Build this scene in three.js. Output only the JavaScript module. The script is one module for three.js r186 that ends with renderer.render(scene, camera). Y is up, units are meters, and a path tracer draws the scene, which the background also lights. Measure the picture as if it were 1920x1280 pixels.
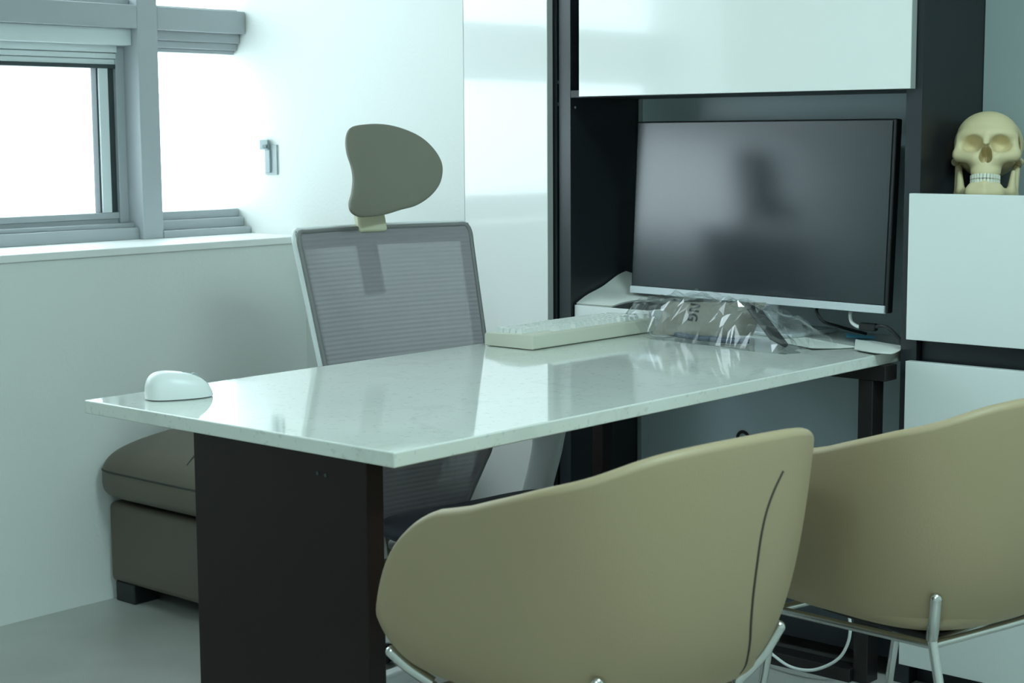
import * as THREE from 'three';
import { RoundedBoxGeometry } from 'three/addons/geometries/RoundedBoxGeometry.js';
import { mergeGeometries, mergeVertices, toCreasedNormals } from 'three/addons/utils/BufferGeometryUtils.js';
import { MarchingCubes } from 'three/addons/objects/MarchingCubes.js';
import { RectAreaLightUniformsLib } from 'three/addons/lights/RectAreaLightUniformsLib.js';
import { FontLoader } from 'three/addons/loaders/FontLoader.js';
import { TextGeometry } from 'three/addons/geometries/TextGeometry.js';

// ---------------------------------------------------------------- camera, sky, lamps, exposure
// Room axes: x runs along the back wall (0 = window wall, +x to the right), z runs towards the viewer (0 = back wall), y is up.
const scene = new THREE.Scene();
const camera = new THREE.PerspectiveCamera(THREE.MathUtils.radToDeg(2 * Math.atan(640 / 3167.8)), 1.5, 0.05, 60);
camera.position.set(3.64, 1.2, 3.226);
camera.rotation.set(-0.122208, 0.72376, -0.005915, 'YXZ');
camera.focus = 3.5;
camera.userData.fStop = 9;
scene.background = new THREE.Color().setRGB(0.75, 0.93, 0.99);
scene.backgroundIntensity = 5.1;
RectAreaLightUniformsLib.init();
const renderer = new THREE.WebGLRenderer({ antialias: true });
renderer.toneMapping = THREE.LinearToneMapping;
renderer.toneMappingExposure = 1.15;
renderer.shadowMap.enabled = true;
const LAMP = { color: new THREE.Color().setRGB(0.68, 0.985, 1.0), intensity: 29, glow: 4.0 };

// ---------------------------------------------------------------- helpers
const rng = (s => () => { s = (s + 0x6d2b79f5) | 0; let t = Math.imul(s ^ (s >>> 15), 1 | s); t = (t + Math.imul(t ^ (t >>> 7), 61 | t)) ^ t; return ((t ^ (t >>> 14)) >>> 0) / 4294967296; })(77);
const V = (x, y, z) => new THREE.Vector3(x, y, z);
const clamp = (x, a, b) => Math.min(b, Math.max(a, x));
const smooth = (a, b, x) => { const t = clamp((x - a) / (b - a), 0, 1); return t * t * (3 - 2 * t); };
const usedNames = new Map();
function numbered(name) { const n = usedNames.get(name) ?? 0; usedNames.set(name, n + 1); return n ? name + '_' + String(n).padStart(3, '0') : name; }
function setShadow(o) { o.traverse(c => { if (c.isMesh) { c.castShadow = true; c.receiveShadow = true; } }); }
function merge(list) {
  const a = (Array.isArray(list) ? list : [list]).map(g => { const n = g.index ? g.toNonIndexed() : g; for (const k of Object.keys(n.attributes)) if (!['position', 'normal', 'uv'].includes(k)) n.deleteAttribute(k); return n; });
  return a.length === 1 ? a[0] : mergeGeometries(a);
}
function obj(name, geos, mat, parent) {
  const m = new THREE.Mesh(merge(geos), mat); m.name = parent === scene || !parent ? numbered(name) : name;
  m.castShadow = m.receiveShadow = true; (parent ?? scene).add(m); return m;
}
function part(name, geos, mat, parent, label) { // names of sibling parts get numbers too
  const m = new THREE.Mesh(Array.isArray(geos) ? merge(geos) : geos, mat); let n = 0; for (const c of parent.children) if (c.name.replace(/_\d{3}$/, '') === name) n++;
  m.name = n ? name + '_' + String(n).padStart(3, '0') : name; m.castShadow = m.receiveShadow = true;
  if (label) m.userData.label = label; parent.add(m); return m;
}
function thing(name, label, category, pos = [0, 0, 0], turn = 0, group) {
  const o = new THREE.Group(); o.name = numbered(name); o.position.set(...pos); o.rotation.y = turn;
  o.userData = { label, category }; if (group) o.userData.group = group; scene.add(o); return o;
}
function structure(name, geos, mat, label) { const m = obj(name, geos, mat, scene); m.userData.kind = 'structure'; if (label) m.userData.label = label; return m; }
function tag(o, label, category, group) { o.userData.label = label; o.userData.category = category; if (group) o.userData.group = group; return o; }
// uv in metres from the dominant direction of each face
function metreUV(g) {
  const n = g.index ? g.toNonIndexed() : g, p = n.attributes.position, q = n.attributes.normal, uv = new Float32Array(p.count * 2);
  for (let i = 0; i < p.count; i += 3) {
    let nx = 0, ny = 0, nz = 0; for (let k = 0; k < 3; k++) { nx += q.getX(i + k); ny += q.getY(i + k); nz += q.getZ(i + k); }
    nx = Math.abs(nx); ny = Math.abs(ny); nz = Math.abs(nz);
    for (let k = 0; k < 3; k++) { const j = i + k, x = p.getX(j), y = p.getY(j), z = p.getZ(j);
      if (ny >= nx && ny >= nz) { uv[j * 2] = x; uv[j * 2 + 1] = z; } else if (nx >= nz) { uv[j * 2] = z; uv[j * 2 + 1] = y; } else { uv[j * 2] = x; uv[j * 2 + 1] = y; } }
  }
  n.setAttribute('uv', new THREE.BufferAttribute(uv, 2)); return n;
}
// box given by its two corners, edges rounded by r
function bx(x0, x1, y0, y1, z0, z1, r = 0.0015, seg = 2) {
  const w = x1 - x0, h = y1 - y0, d = z1 - z0; r = Math.min(r, w * 0.45, h * 0.45, d * 0.45);
  const g = r > 0 ? new RoundedBoxGeometry(w, h, d, seg, r) : new THREE.BoxGeometry(w, h, d);
  g.translate((x0 + x1) / 2, (y0 + y1) / 2, (z0 + z1) / 2); return metreUV(g);
}
function tube(points, r, seg = 40, rad = 10, closed = false) { const c = new THREE.CatmullRomCurve3(points.map(p => p.isVector3 ? p : V(...p)), closed, 'centripetal'); return new THREE.TubeGeometry(c, seg, r, rad, closed); }
function cylBetween(a, b, r0, r1 = r0, rad = 16) { const d = b.clone().sub(a), g = new THREE.CylinderGeometry(r1, r0, d.length(), rad, 1); g.applyQuaternion(new THREE.Quaternion().setFromUnitVectors(V(0, 1, 0), d.clone().normalize())); g.translate(...a.clone().add(b).multiplyScalar(0.5).toArray()); return g; }
// surface from a grid function f(i, j) -> Vector3, optional wrap along i
function grid(nu, nv, f, wrap = false) {
  const pos = [], uv = [], idx = [], w = nv + 1;
  for (let i = 0; i <= nu; i++) for (let j = 0; j <= nv; j++) { const p = f(i / nu, j / nv); pos.push(p.x, p.y, p.z); uv.push(i / nu, j / nv); }
  for (let i = 0; i < nu; i++) for (let j = 0; j < nv; j++) { const a = i * w + j, b = a + w; idx.push(a, b, a + 1, b, b + 1, a + 1); }
  const g = new THREE.BufferGeometry(); g.setAttribute('position', new THREE.Float32BufferAttribute(pos, 3)); g.setAttribute('uv', new THREE.Float32BufferAttribute(uv, 2)); g.setIndex(idx); g.computeVertexNormals();
  if (wrap) { const n = g.attributes.normal; for (let j = 0; j <= nv; j++) { const a = j, b = nu * w + j, s = V(n.getX(a) + n.getX(b), n.getY(a) + n.getY(b), n.getZ(a) + n.getZ(b)).normalize(); n.setXYZ(a, ...s.toArray()); n.setXYZ(b, ...s.toArray()); } }
  return g;
}
// tileable value noise
function noiseTile(seed) {
  const N = 256, t = new Float32Array(N * N); let s = seed | 0; const r = () => { s = (Math.imul(s, 1664525) + 1013904223) | 0; return (s >>> 8) / 16777216; };
  for (let i = 0; i < t.length; i++) t[i] = r();
  const at = (x, y, p) => t[(((y % p) + p) % p) * N + (((x % p) + p) % p)];
  const one = (x, y, p) => { const xi = Math.floor(x), yi = Math.floor(y), u = x - xi, v = y - yi, a = u * u * (3 - 2 * u), b = v * v * (3 - 2 * v); return (at(xi, yi, p) * (1 - a) + at(xi + 1, yi, p) * a) * (1 - b) + (at(xi, yi + 1, p) * (1 - a) + at(xi + 1, yi + 1, p) * a) * b; };
  return (u, v, p, oct = 4, gain = 0.5) => { let s2 = 0, a = 1, n = 0; for (let o = 0; o < oct; o++) { const q = Math.min(p << o, 256); s2 += a * one(u * q, v * q, q); n += a; a *= gain; } return s2 / n; };
}
function tex(w, h, f, srgb, repeat = [1, 1]) {
  const d = new Uint8Array(w * h * 4);
  for (let y = 0; y < h; y++) for (let x = 0; x < w; x++) { const c = f(x / w, y / h), o = (y * w + x) * 4; for (let k = 0; k < 3; k++) d[o + k] = clamp(Math.round(255 * (Array.isArray(c) ? c[k] : c)), 0, 255); d[o + 3] = 255; }
  const t = new THREE.DataTexture(d, w, h); t.wrapS = t.wrapT = THREE.RepeatWrapping; t.magFilter = THREE.LinearFilter; t.minFilter = THREE.LinearMipmapLinearFilter; t.generateMipmaps = true; t.repeat.set(...repeat);
  if (srgb) t.colorSpace = THREE.SRGBColorSpace; t.needsUpdate = true; return t;
}
const n1 = noiseTile(11), n2 = noiseTile(29), n3 = noiseTile(53);
const lin = (r, g, b) => new THREE.Color().setRGB(r, g, b);
const std = (c, rough, extra = {}) => new THREE.MeshStandardMaterial({ color: lin(...c), roughness: rough, ...extra });
const phys = (c, rough, extra = {}) => new THREE.MeshPhysicalMaterial({ color: lin(...c), roughness: rough, ...extra });

// ---------------------------------------------------------------- materials
const leatherBump = tex(512, 512, (u, v) => { const a = n1(u, v, 64, 2), b = n2(u, v, 16, 3); return 0.5 + 0.35 * (Math.abs(a - 0.5) * 2 - 0.4) + 0.15 * (b - 0.5); }, false, [6, 6]);
const wallBump = tex(512, 512, (u, v) => 0.5 + 0.5 * (n1(u, v, 96, 2) - 0.5), false, [1.6, 1.6]);
const M = {
  wall: std([0.80, 0.82, 0.79], 0.62, { bumpMap: wallBump, bumpScale: 0.0006 }),
  ceiling: std([0.82, 0.83, 0.80], 0.8),
  sill: std([0.86, 0.87, 0.85], 0.4),
  frame: std([0.40, 0.43, 0.45], 0.38),
  frameLight: std([0.70, 0.76, 0.77], 0.4),
  gasket: std([0.03, 0.045, 0.05], 0.5),
  glass: phys([1, 1, 1], 0.0, { transmission: 1, thickness: 0, ior: 1.5 }),
  gloss: phys([0.90, 0.90, 0.88], 0.12, { clearcoat: 1, clearcoatRoughness: 0.05 }),
  glossEdge: std([0.40, 0.42, 0.40], 0.4),
  satin: phys([0.80, 0.83, 0.82], 0.3, { clearcoat: 0.4, clearcoatRoughness: 0.25 }),
  black: phys([0.012, 0.014, 0.018], 0.42),
  blackEdge: phys([0.03, 0.035, 0.042], 0.3),
  backPanel: phys([0.60, 0.72, 0.78], 0.30),
  greyPanel: std([0.36, 0.43, 0.43], 0.5),
  legBrown: phys([0.013, 0.0065, 0.006], 0.42, { specularIntensity: 0.45 }),
  postBlack: phys([0.014, 0.012, 0.012], 0.4),
  chrome: std([0.62, 0.63, 0.61], 0.22, { metalness: 1 }),
  leather: std([0.345, 0.268, 0.158], 0.52, { bumpMap: leatherBump, bumpScale: 0.0003 }),
  leatherDark: std([0.045, 0.038, 0.026], 0.95),
  ottoman: std([0.115, 0.095, 0.07], 0.42, { bumpMap: leatherBump, bumpScale: 0.0004 }),
  ottomanSeam: std([0.03, 0.03, 0.024], 0.6),
  plasticBlack: std([0.012, 0.013, 0.015], 0.45),
  headrest: std([0.20, 0.19, 0.15], 0.75),
  chairGrey: std([0.20, 0.195, 0.195], 0.5),
  chairLight: std([0.72, 0.74, 0.74], 0.34),
  bracket: std([0.62, 0.60, 0.42], 0.45),
  seatFabric: std([0.012, 0.014, 0.024], 0.9),
  white: std([0.84, 0.85, 0.84], 0.35),
  cream: std([0.70, 0.69, 0.58], 0.5),
  key: std([0.82, 0.83, 0.80], 0.45),
  keyGrey: std([0.36, 0.40, 0.40], 0.5),
  paper: std([0.80, 0.81, 0.76], 0.75),
  blue: std([0.10, 0.42, 0.62], 0.5),
  silver: std([0.66, 0.70, 0.73], 0.35, { metalness: 0.15 }),
  screen: phys([0.010, 0.018, 0.026], 0.19, { ior: 1.7 }),
  film: phys([0.97, 0.98, 0.98], 0.06, { transmission: 1, thickness: 0, ior: 1.62, side: THREE.DoubleSide }),
  filmThin: phys([0.97, 0.98, 0.98], 0.1, { transmission: 1, thickness: 0, ior: 1.45, side: THREE.DoubleSide }),
  rubber: std([0.012, 0.013, 0.014], 0.6),
  cableWhite: std([0.80, 0.82, 0.80], 0.45),
  darkGrey: std([0.05, 0.055, 0.055], 0.6),
  grey: std([0.34, 0.40, 0.40], 0.5),
  bone: std([0.74, 0.62, 0.37], 0.55),
  tooth: std([0.76, 0.74, 0.62], 0.35),
};
// mesh fabric of the office chair: fine horizontal ribs
M.mesh = std([0.34, 0.31, 0.335], 0.8, { transparent: true, opacity: 0.86, side: THREE.DoubleSide, bumpScale: 0.0012, bumpMap: tex(64, 1024, (u, v) => 0.5 + 0.5 * Math.sin(v * Math.PI * 2 * 64) * (0.7 + 0.3 * n1(u, v, 8, 2)), false) });
// polished stone of the desk: pale grey-white ground, soft cloudy grey veins, small grey specks
{
  const map = tex(1024, 1024, (u, v) => {
    const wu = u + 0.09 * (n1(u, v, 4, 4) - 0.5), wv = v + 0.09 * (n2(u, v, 4, 4) - 0.5), cloud = n3(wu, wv, 4, 5), ridge = 1 - Math.abs(n1(wu, wv, 5, 5) - 0.5) * 2;
    const vein = smooth(0.90, 1.0, ridge) * smooth(0.35, 0.7, n2(u, v, 6, 2)), speck = smooth(0.72, 0.84, n2(u, v, 96, 2)) * 0.5, k = 0.90 - 0.05 * (cloud - 0.45) - 0.022 * vein - 0.10 * speck;
    return [k * 0.985, k, k * 0.985];
  }, true, [1.25, 1.25]);
  M.marble = phys([0.93, 0.92, 0.89], 0.05, { map, ior: 1.52 });
}
// floor: pale grey-green vinyl with mottling
{
  const map = tex(1024, 1024, (u, v) => { const a = n1(u, v, 6, 3), b = n2(u, v, 24, 4), k = 0.67 + 0.13 * (a - 0.5) + 0.05 * (b - 0.5); return [k * 1.0, k * 1.0, k * 0.97]; }, true, [0.45, 0.45]);
  M.floor = phys([1, 1, 1], 0.36, { map });
}

// ---------------------------------------------------------------- room shell
structure('floor', bx(-0.4, 5.6, -0.12, 0, -0.5, 5.8, 0), M.floor);
structure('ceiling', bx(-0.4, 5.6, 2.55, 2.68, -0.5, 5.8, 0), M.ceiling);
structure('wall_window', [
  bx(-0.36, 0, 0, 0.895, 0, 5.6, 0), bx(-0.36, 0, 2.25, 2.55, 0, 5.6, 0), bx(-0.36, 0, 0.895, 2.25, 2.10, 5.6, 0),
], M.wall);
structure('wall_back', [bx(-0.36, 0.6265, 0, 2.55, -0.12, 0, 0), bx(0.58, 3.0, 0, 2.55, -0.46, -0.335, 0), bx(2.95, 5.5, 0, 2.55, -0.12, 0, 0)], M.wall);
structure('wall_right', bx(5.4, 5.55, 0, 2.55, 0, 5.6, 0), M.wall);
structure('wall_front', bx(-0.36, 5.5, 0, 2.55, 5.6, 5.75, 0), M.wall);
structure('trim_3', [bx(-0.36, 0.006, 0.895, 0.915, 0, 2.10, 0.003)], M.sill, 'white window sill ledge below the windows');

// windows: a mullion and a transom divide a wide sliding window, a narrow fixed one and two upper lights
{
  structure('trim_1', [bx(-0.345, -0.235, 0.915, 2.25, 0.315, 0.383, 0.003)], M.frame, 'upright grey window mullion');
  structure('trim_2', [bx(-0.345, -0.235, 1.492, 1.556, 0.002, 0.3155, 0.003), bx(-0.345, -0.2355, 1.4925, 1.5555, 0.3825, 2.10, 0.003)], M.frame, 'horizontal grey window transom');
  const win = (name, label) => { const o = new THREE.Group(); o.name = name; o.userData = { kind: 'structure', label }; scene.add(o); return o; };
  const w1 = win('window_1', 'wide sliding window left of the mullion');
  part('window_frame', [bx(-0.345, -0.255, 0.915, 0.948, 0.383, 2.10, 0.002), bx(-0.345, -0.275, 0.948, 0.960, 0.383, 2.10, 0.002), bx(-0.345, -0.30, 0.96, 1.452, 0.383, 0.412, 0.002), bx(-0.345, -0.29, 0.948, 1.452, 2.05, 2.10, 0.002)], M.frame, w1);
  part('head_casing', [bx(-0.345, -0.262, 1.447, 1.4925, 0.384, 2.10, 0.002)], M.frameLight, w1);
  part('head_track', [bx(-0.345, -0.292, 1.428, 1.447, 0.412, 2.05, 0.001), bx(-0.345, -0.298, 1.412, 1.426, 0.412, 2.05, 0.001), bx(-0.345, -0.304, 1.396, 1.410, 0.412, 2.05, 0.001), bx(-0.345, -0.31, 1.39, 1.447, 0.412, 2.05, 0)], M.frameLight, w1);
  part('gasket', [bx(-0.343, -0.300, 1.385, 1.395, 0.412, 2.05, 0.001)], M.gasket, w1);
  part('sash_stile', [bx(-0.335, -0.303, 0.99, 1.39, 0.436, 0.466, 0.002)], M.frameLight, w1);
  part('sash_gasket', [bx(-0.335, -0.309, 0.99, 1.39, 0.4655, 0.471, 0.001), bx(-0.335, -0.312, 0.99, 1.39, 0.412, 0.4365, 0.001)], M.gasket, w1);
  part('sash_rail', [bx(-0.335, -0.304, 0.972, 0.990, 0.412, 2.05, 0.002), bx(-0.335, -0.309, 0.958, 0.972, 0.412, 2.05, 0.001)], M.frame, w1);
  part('pane', bx(-0.322, -0.318, 0.985, 1.39, 0.465, 2.05, 0), M.glass, w1);
  const w2 = win('window_2', 'narrow fixed window in the corner');
  part('window_frame', [bx(-0.345, -0.232, 0.915, 0.935, 0.002, 0.3155, 0.002), bx(-0.345, -0.262, 0.935, 0.962, 0.003, 0.3155, 0.002), bx(-0.345, -0.285, 0.962, 0.986, 0.003, 0.3155, 0.002)], M.frame, w2);
  part('head_casing', [bx(-0.345, -0.262, 1.466, 1.4925, 0.002, 0.3155, 0.002), bx(-0.345, -0.275, 1.446, 1.466, 0.002, 0.3155, 0.002), bx(-0.345, -0.288, 1.434, 1.446, 0.003, 0.3155, 0.002)], M.frame, w2);
  part('pane', bx(-0.322, -0.318, 0.98, 1.44, 0.001, 0.316, 0), M.glass, w2);
  const w3 = win('window_3', 'upper window light above the wide window');
  part('window_frame', [bx(-0.345, -0.27, 1.556, 1.575, 0.383, 2.10, 0.002), bx(-0.345, -0.27, 2.21, 2.25, 0.383, 2.10, 0.002)], M.frame, w3);
  part('pane', bx(-0.322, -0.318, 1.57, 2.215, 0.383, 2.10, 0), M.glass, w3);
  const w4 = win('window_4', 'upper window light above the narrow window');
  part('window_frame', [bx(-0.345, -0.27, 1.556, 1.562, 0.002, 0.3155, 0.002), bx(-0.345, -0.27, 2.21, 2.25, 0.002, 0.3155, 0.002)], M.frame, w4);
  part('pane', bx(-0.322, -0.318, 1.56, 2.215, 0.002, 0.316, 0), M.glass, w4);
}

// ceiling lamps of the room, out of the picture
for (const [x, z, which] of [[3.3, 1.3, 'nearer the back wall'], [3.3, 3.9, 'nearer the viewer']]) {
  const t = thing('ceiling_lamp', 'flat square ceiling lamp panel ' + which, 'lamp', [x, 2.55, z], 0, 'ceiling lamp panels');
  part('frame', [bx(-0.31, 0.31, -0.03, 0, -0.31, -0.295), bx(-0.31, 0.31, -0.03, 0, 0.295, 0.31), bx(-0.31, -0.295, -0.03, 0, -0.295, 0.295), bx(0.295, 0.31, -0.03, 0, -0.295, 0.295)], M.white, t);
  part('diffuser', bx(-0.295, 0.295, -0.024, -0.016, -0.295, 0.295, 0), new THREE.MeshStandardMaterial({ color: lin(0.8, 0.8, 0.8), emissive: LAMP.color, emissiveIntensity: LAMP.glow }), t);
  const l = new THREE.RectAreaLight(LAMP.color, LAMP.intensity, 0.58, 0.58); l.name = 'lamp_light'; l.position.set(0, -0.026, 0); l.rotation.x = -Math.PI / 2; t.add(l);
}

// ---------------------------------------------------------------- built-in cabinets along the back wall
{
  const t = thing('tall_cabinet', 'tall glossy white cupboard left of the dark niche', 'cabinet', [0.77, 0, 0]);
  part('door', bx(-0.142, 0.1395, 0.05, 2.40, -0.020, 0.0, 0.0012), [M.gloss, M.glossEdge][0], t, 'glossy white lacquered door');
  part('door_edging', bx(0.1395, 0.1405, 0.05, 2.40, -0.0205, -0.0005, 0), M.glossEdge, t);
  part('carcass', bx(-0.1415, 0.150, 0.05, 2.42, -0.33, -0.024, 0.001), M.black, t);
  part('plinth', bx(-0.1415, 0.145, 0, 0.05, -0.33, -0.07, 0), M.black, t);
  for (const y of [1.322, 1.268]) part('hinge', bx(0.1505, 0.1565, y, y + 0.009, -0.05, -0.026, 0.001), M.darkGrey, t);
}
{
  const t = thing('wall_cabinet', 'dark open niche cabinet with glossy white flap door above the monitor', 'cabinet', [1.42, 0, 0]);
  const X = x => x - 1.42;
  part('side_panel', [bx(X(0.927), X(0.964), 0, 2.42, -0.33, -0.0255, 0.001)], M.black, t);
  part('side_panel', [bx(X(1.881), X(1.9185), 0, 2.42, -0.33, -0.0255, 0.001)], M.black, t);
  part('edge_band', [bx(X(0.9275), X(0.9635), 0, 2.42, -0.0255, -0.025, 0)], M.blackEdge, t);
  part('edge_band', [bx(X(1.8815), X(1.918), 0, 2.42, -0.0255, -0.025, 0)], M.blackEdge, t);
  part('back_panel', bx(X(0.964), X(1.881), 0.05, 2.42, -0.316, -0.306, 0), M.backPanel, t, 'grey-blue back panel');
  part('trim_strip', [bx(X(0.9645), X(0.975), 0.05, 1.286, -0.306, -0.301, 0.0008)], M.grey, t);
  part('shelf', bx(X(0.964), X(1.881), 1.287, 1.3055, -0.305, -0.0255, 0.001), M.black, t);
  part('bottom_board', [bx(X(0.964), X(1.881), 0.05, 0.112, -0.305, -0.0255, 0.001)], M.black, t);
  part('plinth', [bx(X(0.964), X(1.881), 0, 0.05, -0.30, -0.20, 0)], M.black, t);
  part('top_board', [bx(X(0.964), X(1.881), 2.40, 2.42, -0.305, -0.0255, 0.001)], M.black, t);
  part('door', bx(X(1.011), X(1.9035), 1.289, 2.10, -0.020, 0.0, 0.0012), M.gloss, t, 'glossy white lift-up door');
  part('door_edging', bx(X(1.9035), X(1.9045), 1.289, 2.10, -0.0205, -0.0005, 0), M.glossEdge, t);
  const s = new THREE.SphereGeometry(0.003, 12, 8); s.scale(0.5, 1, 1); s.translate(X(0.9655), 1.264, -0.012 - 0.03);
  part('screw', s, M.grey, t);
  const ring = new THREE.TorusGeometry(0.016, 0.004, 10, 28); ring.translate(X(1.296), 0.436, -0.303);
  part('cable_port', ring, M.rubber, t);
}
{
  const t = thing('drawer_cabinet', 'white fronted drawer cabinet under the skull', 'cabinet', [2.4, 0, 0]);
  const X = x => x - 2.4;
  part('drawer', bx(X(1.9065), X(2.90), 0.7615, 1.071, -0.02, 0.0, 0.0012), M.satin, t, 'wide white drawer front');
  part('door', bx(X(1.9065), X(2.90), 0.05, 0.7155, -0.02, 0.0, 0.0012), M.satin, t, 'wide white lower door');
  part('rail', bx(X(1.921), X(2.90), 0.70, 0.78, -0.06, -0.045, 0.001), M.blackEdge, t);
  part('carcass', bx(X(1.9195), X(2.90), 0.05, 0.70, -0.33, -0.045, 0.001), M.black, t);
  part('top_board', bx(X(1.9195), X(2.90), 1.01, 1.03, -0.305, -0.024, 0.001), M.black, t);
  part('back_panel', bx(X(1.9195), X(2.90), 0.70, 2.42, -0.325, -0.303, 0), M.greyPanel, t, 'grey back panel of the open niche');
  part('side_panel', bx(X(2.90), X(2.937), 0, 2.42, -0.33, -0.02, 0.001), M.black, t);
  part('plinth', bx(X(1.92), X(2.90), 0, 0.05, -0.33, -0.06, 0), M.black, t);
}

// ---------------------------------------------------------------- desk
{
  const t = thing('desk', 'desk with a polished white marble top and dark brown panel leg', 'desk', [1.47, 0, 0.6]);
  const X = x => x - 1.47, Z = z => z - 0.6;
  part('desk_top', bx(X(1.075), X(1.867), 0.7055, 0.73, Z(-0.29), Z(1.486), 0.003, 3), M.marble, t, 'polished white marble slab');
  const leg = part('leg_panel', bx(X(1.379), X(1.80), 0.0, 0.7055, Z(1.444), Z(1.480), 0.002), M.legBrown, t, 'wide dark brown panel leg');
  for (const [x, y] of [[1.69, 0.675], [1.708, 0.674]]) { const c = new THREE.CylinderGeometry(0.003, 0.003, 0.002, 12); c.rotateX(Math.PI / 2); c.translate(X(x), y, Z(1.4805)); part('screw', c, M.blackEdge, leg); }
  part('leg_frame', [bx(X(1.082), X(1.115), 0.0, 0.672, Z(-0.002), Z(0.036), 0.002)], M.legBrown, t);
  part('leg_frame', [bx(X(1.815), X(1.850), 0.0, 0.672, Z(-0.012), Z(0.036), 0.002)], M.postBlack, t);
  part('crossbar', [bx(X(1.075), X(1.880), 0.672, 0.7055, Z(-0.014), Z(0.038), 0.002)], M.postBlack, t);
  part('floor_bar', [bx(X(1.115), X(1.815), 0.0, 0.03, Z(0.0), Z(0.05), 0.002)], M.postBlack, t);
  part('modesty_rail', [bx(X(1.385), X(1.42), 0.65, 0.7055, Z(0.036), Z(1.444), 0.002)], M.postBlack, t);
}

// ---------------------------------------------------------------- ottoman by the window wall
{
  const t = thing('ottoman', 'dark olive leather ottoman with a puffy cushion against the window wall', 'ottoman', [0.33, 0, 0.38]);
  const X = x => x - 0.33, Z = z => z - 0.38;
  const round = (x0, x1, y0, y1, z0, z1, r) => bx(X(x0), X(x1), y0, y1, Z(z0), Z(z1), r, 6);
  part('body', round(0.003, 0.64, 0.050, 0.262, 0.07, 0.70, 0.018), M.ottoman, t);
  // cushion: superellipsoid pillow with a crown
  const cx = X(0.327), cz = Z(0.397), hx = 0.325, hz = 0.345, y0 = 0.268, yt = 0.432;
  const cushAt = (th, ph) => { // th around, ph from -90 (bottom) to +90 (top)
    const ce = Math.sign(Math.cos(th)) * Math.pow(Math.abs(Math.cos(th)), 0.16), se = Math.sign(Math.sin(th)) * Math.pow(Math.abs(Math.sin(th)), 0.16);
    const up = ph > 0, c = Math.pow(Math.cos(ph), up ? 0.50 : 0.26), s = Math.sin(ph), ym = 0.335;
    const px = cx + hx * ce * c, pz = cz + hz * se * c;
    let y = up ? ym + (yt - ym) * Math.pow(s, 0.75) : ym + (ym - y0) * -Math.pow(-s, 0.5);
    if (up) { const u = (px - cx) / hx, w = (pz - cz) / hz; y += 0.050 * (1 - u * u) * (1 - w * w) * smooth(0, 0.6, s); y -= 0.010 * Math.exp(-Math.pow((u - 0.1) / 0.05, 2)) * smooth(0.15, 0.6, s); }
    return V(px, y, pz);
  };
  part('cushion', grid(120, 48, (u, v) => cushAt(u * Math.PI * 2, (v - 0.5) * Math.PI * 0.9999), true), M.ottoman, t);
  const loop = []; for (let i = 0; i < 90; i++) { const p = cushAt(i / 90 * Math.PI * 2, 0.10); loop.push(p); }
  part('piping', tube(loop, 0.0026, 240, 6, true), M.ottomanSeam, t);
  const crease = []; for (let i = 0; i <= 24; i++) { const w = 0.92 - 1.8 * i / 24; let b = null, bd = 1e9; for (let a = 0; a < 60; a++) for (let e = 0; e < 60; e++) { const p = cushAt(a / 60 * Math.PI * 2, e / 60 * Math.PI / 2), d = Math.hypot(p.x - (cx + 0.1 * hx), p.z - (cz + w * hz)); if (d < bd) { bd = d; b = p; } } crease.push(V(cx + 0.1 * hx, b.y + 0.0005, cz + w * hz)); }
  part('crease', tube(crease, 0.002, 60, 6), M.ottomanSeam, t);
  for (const [x, z] of [[0.055, 0.66], [0.59, 0.66], [0.06, 0.12], [0.59, 0.12]]) part('leg', bx(X(x - 0.035), X(x + 0.045), 0, 0.052, Z(z - 0.045), Z(z + 0.035), 0.004), M.plasticBlack, t);
}

// ---------------------------------------------------------------- visitor tub chairs
const TUB = { A: 0.279, Bb: 0.28, Bf: 0.320, n: 2.75, yb: 0.395, k1: 0.411, l: 0.265, k2: 1.908 };
const TUB_RIM = [[0, 0.790], [25, 0.782], [50, 0.754], [70, 0.731], [90, 0.693], [110, 0.615], [130, 0.511], [150, 0.463], [180, 0.446]];
function rimHeight(deg) { // smooth curve through the table, level at both ends
  const k = TUB_RIM, n = k.length; let i = 0; while (i < n - 2 && deg > k[i + 1][0]) i++;
  const m = j => j <= 0 || j >= n - 1 ? 0 : (k[j + 1][1] - k[j - 1][1]) / (k[j + 1][0] - k[j - 1][0]), h = k[i + 1][0] - k[i][0], t = clamp((deg - k[i][0]) / h, 0, 1), t2 = t * t, t3 = t2 * t;
  return (2 * t3 - 3 * t2 + 1) * k[i][1] + (t3 - 2 * t2 + t) * h * m(i) + (3 * t2 - 2 * t3) * k[i + 1][1] + (t3 - t2) * h * m(i + 1);
}
function tubAt(t, ph, inset = 0) { // point of the outer shell; x = backwards, z = sideways
  const S = q => Math.sign(q) * Math.pow(Math.abs(q), 2 / TUB.n), ct = Math.cos(t), st = Math.sin(t);
  const a = TUB.A * S(st), b = (ct > 0 ? TUB.Bb : TUB.Bf) * S(ct);
  let d = Math.abs(t) % (2 * Math.PI); if (d > Math.PI) d = 2 * Math.PI - d; const rim = rimHeight(d * 180 / Math.PI);
  const rad = (1 - TUB.l) * Math.pow(Math.sin(ph * Math.PI / 2), TUB.k1) + TUB.l * ph;
  const h = Math.pow(1 - Math.cos(ph * Math.PI / 2), TUB.k2) * (1 - TUB.l) + TUB.l * Math.pow(ph, 1.5);
  return V(b * rad, TUB.yb + (rim - TUB.yb) * h, a * rad);
}
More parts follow.
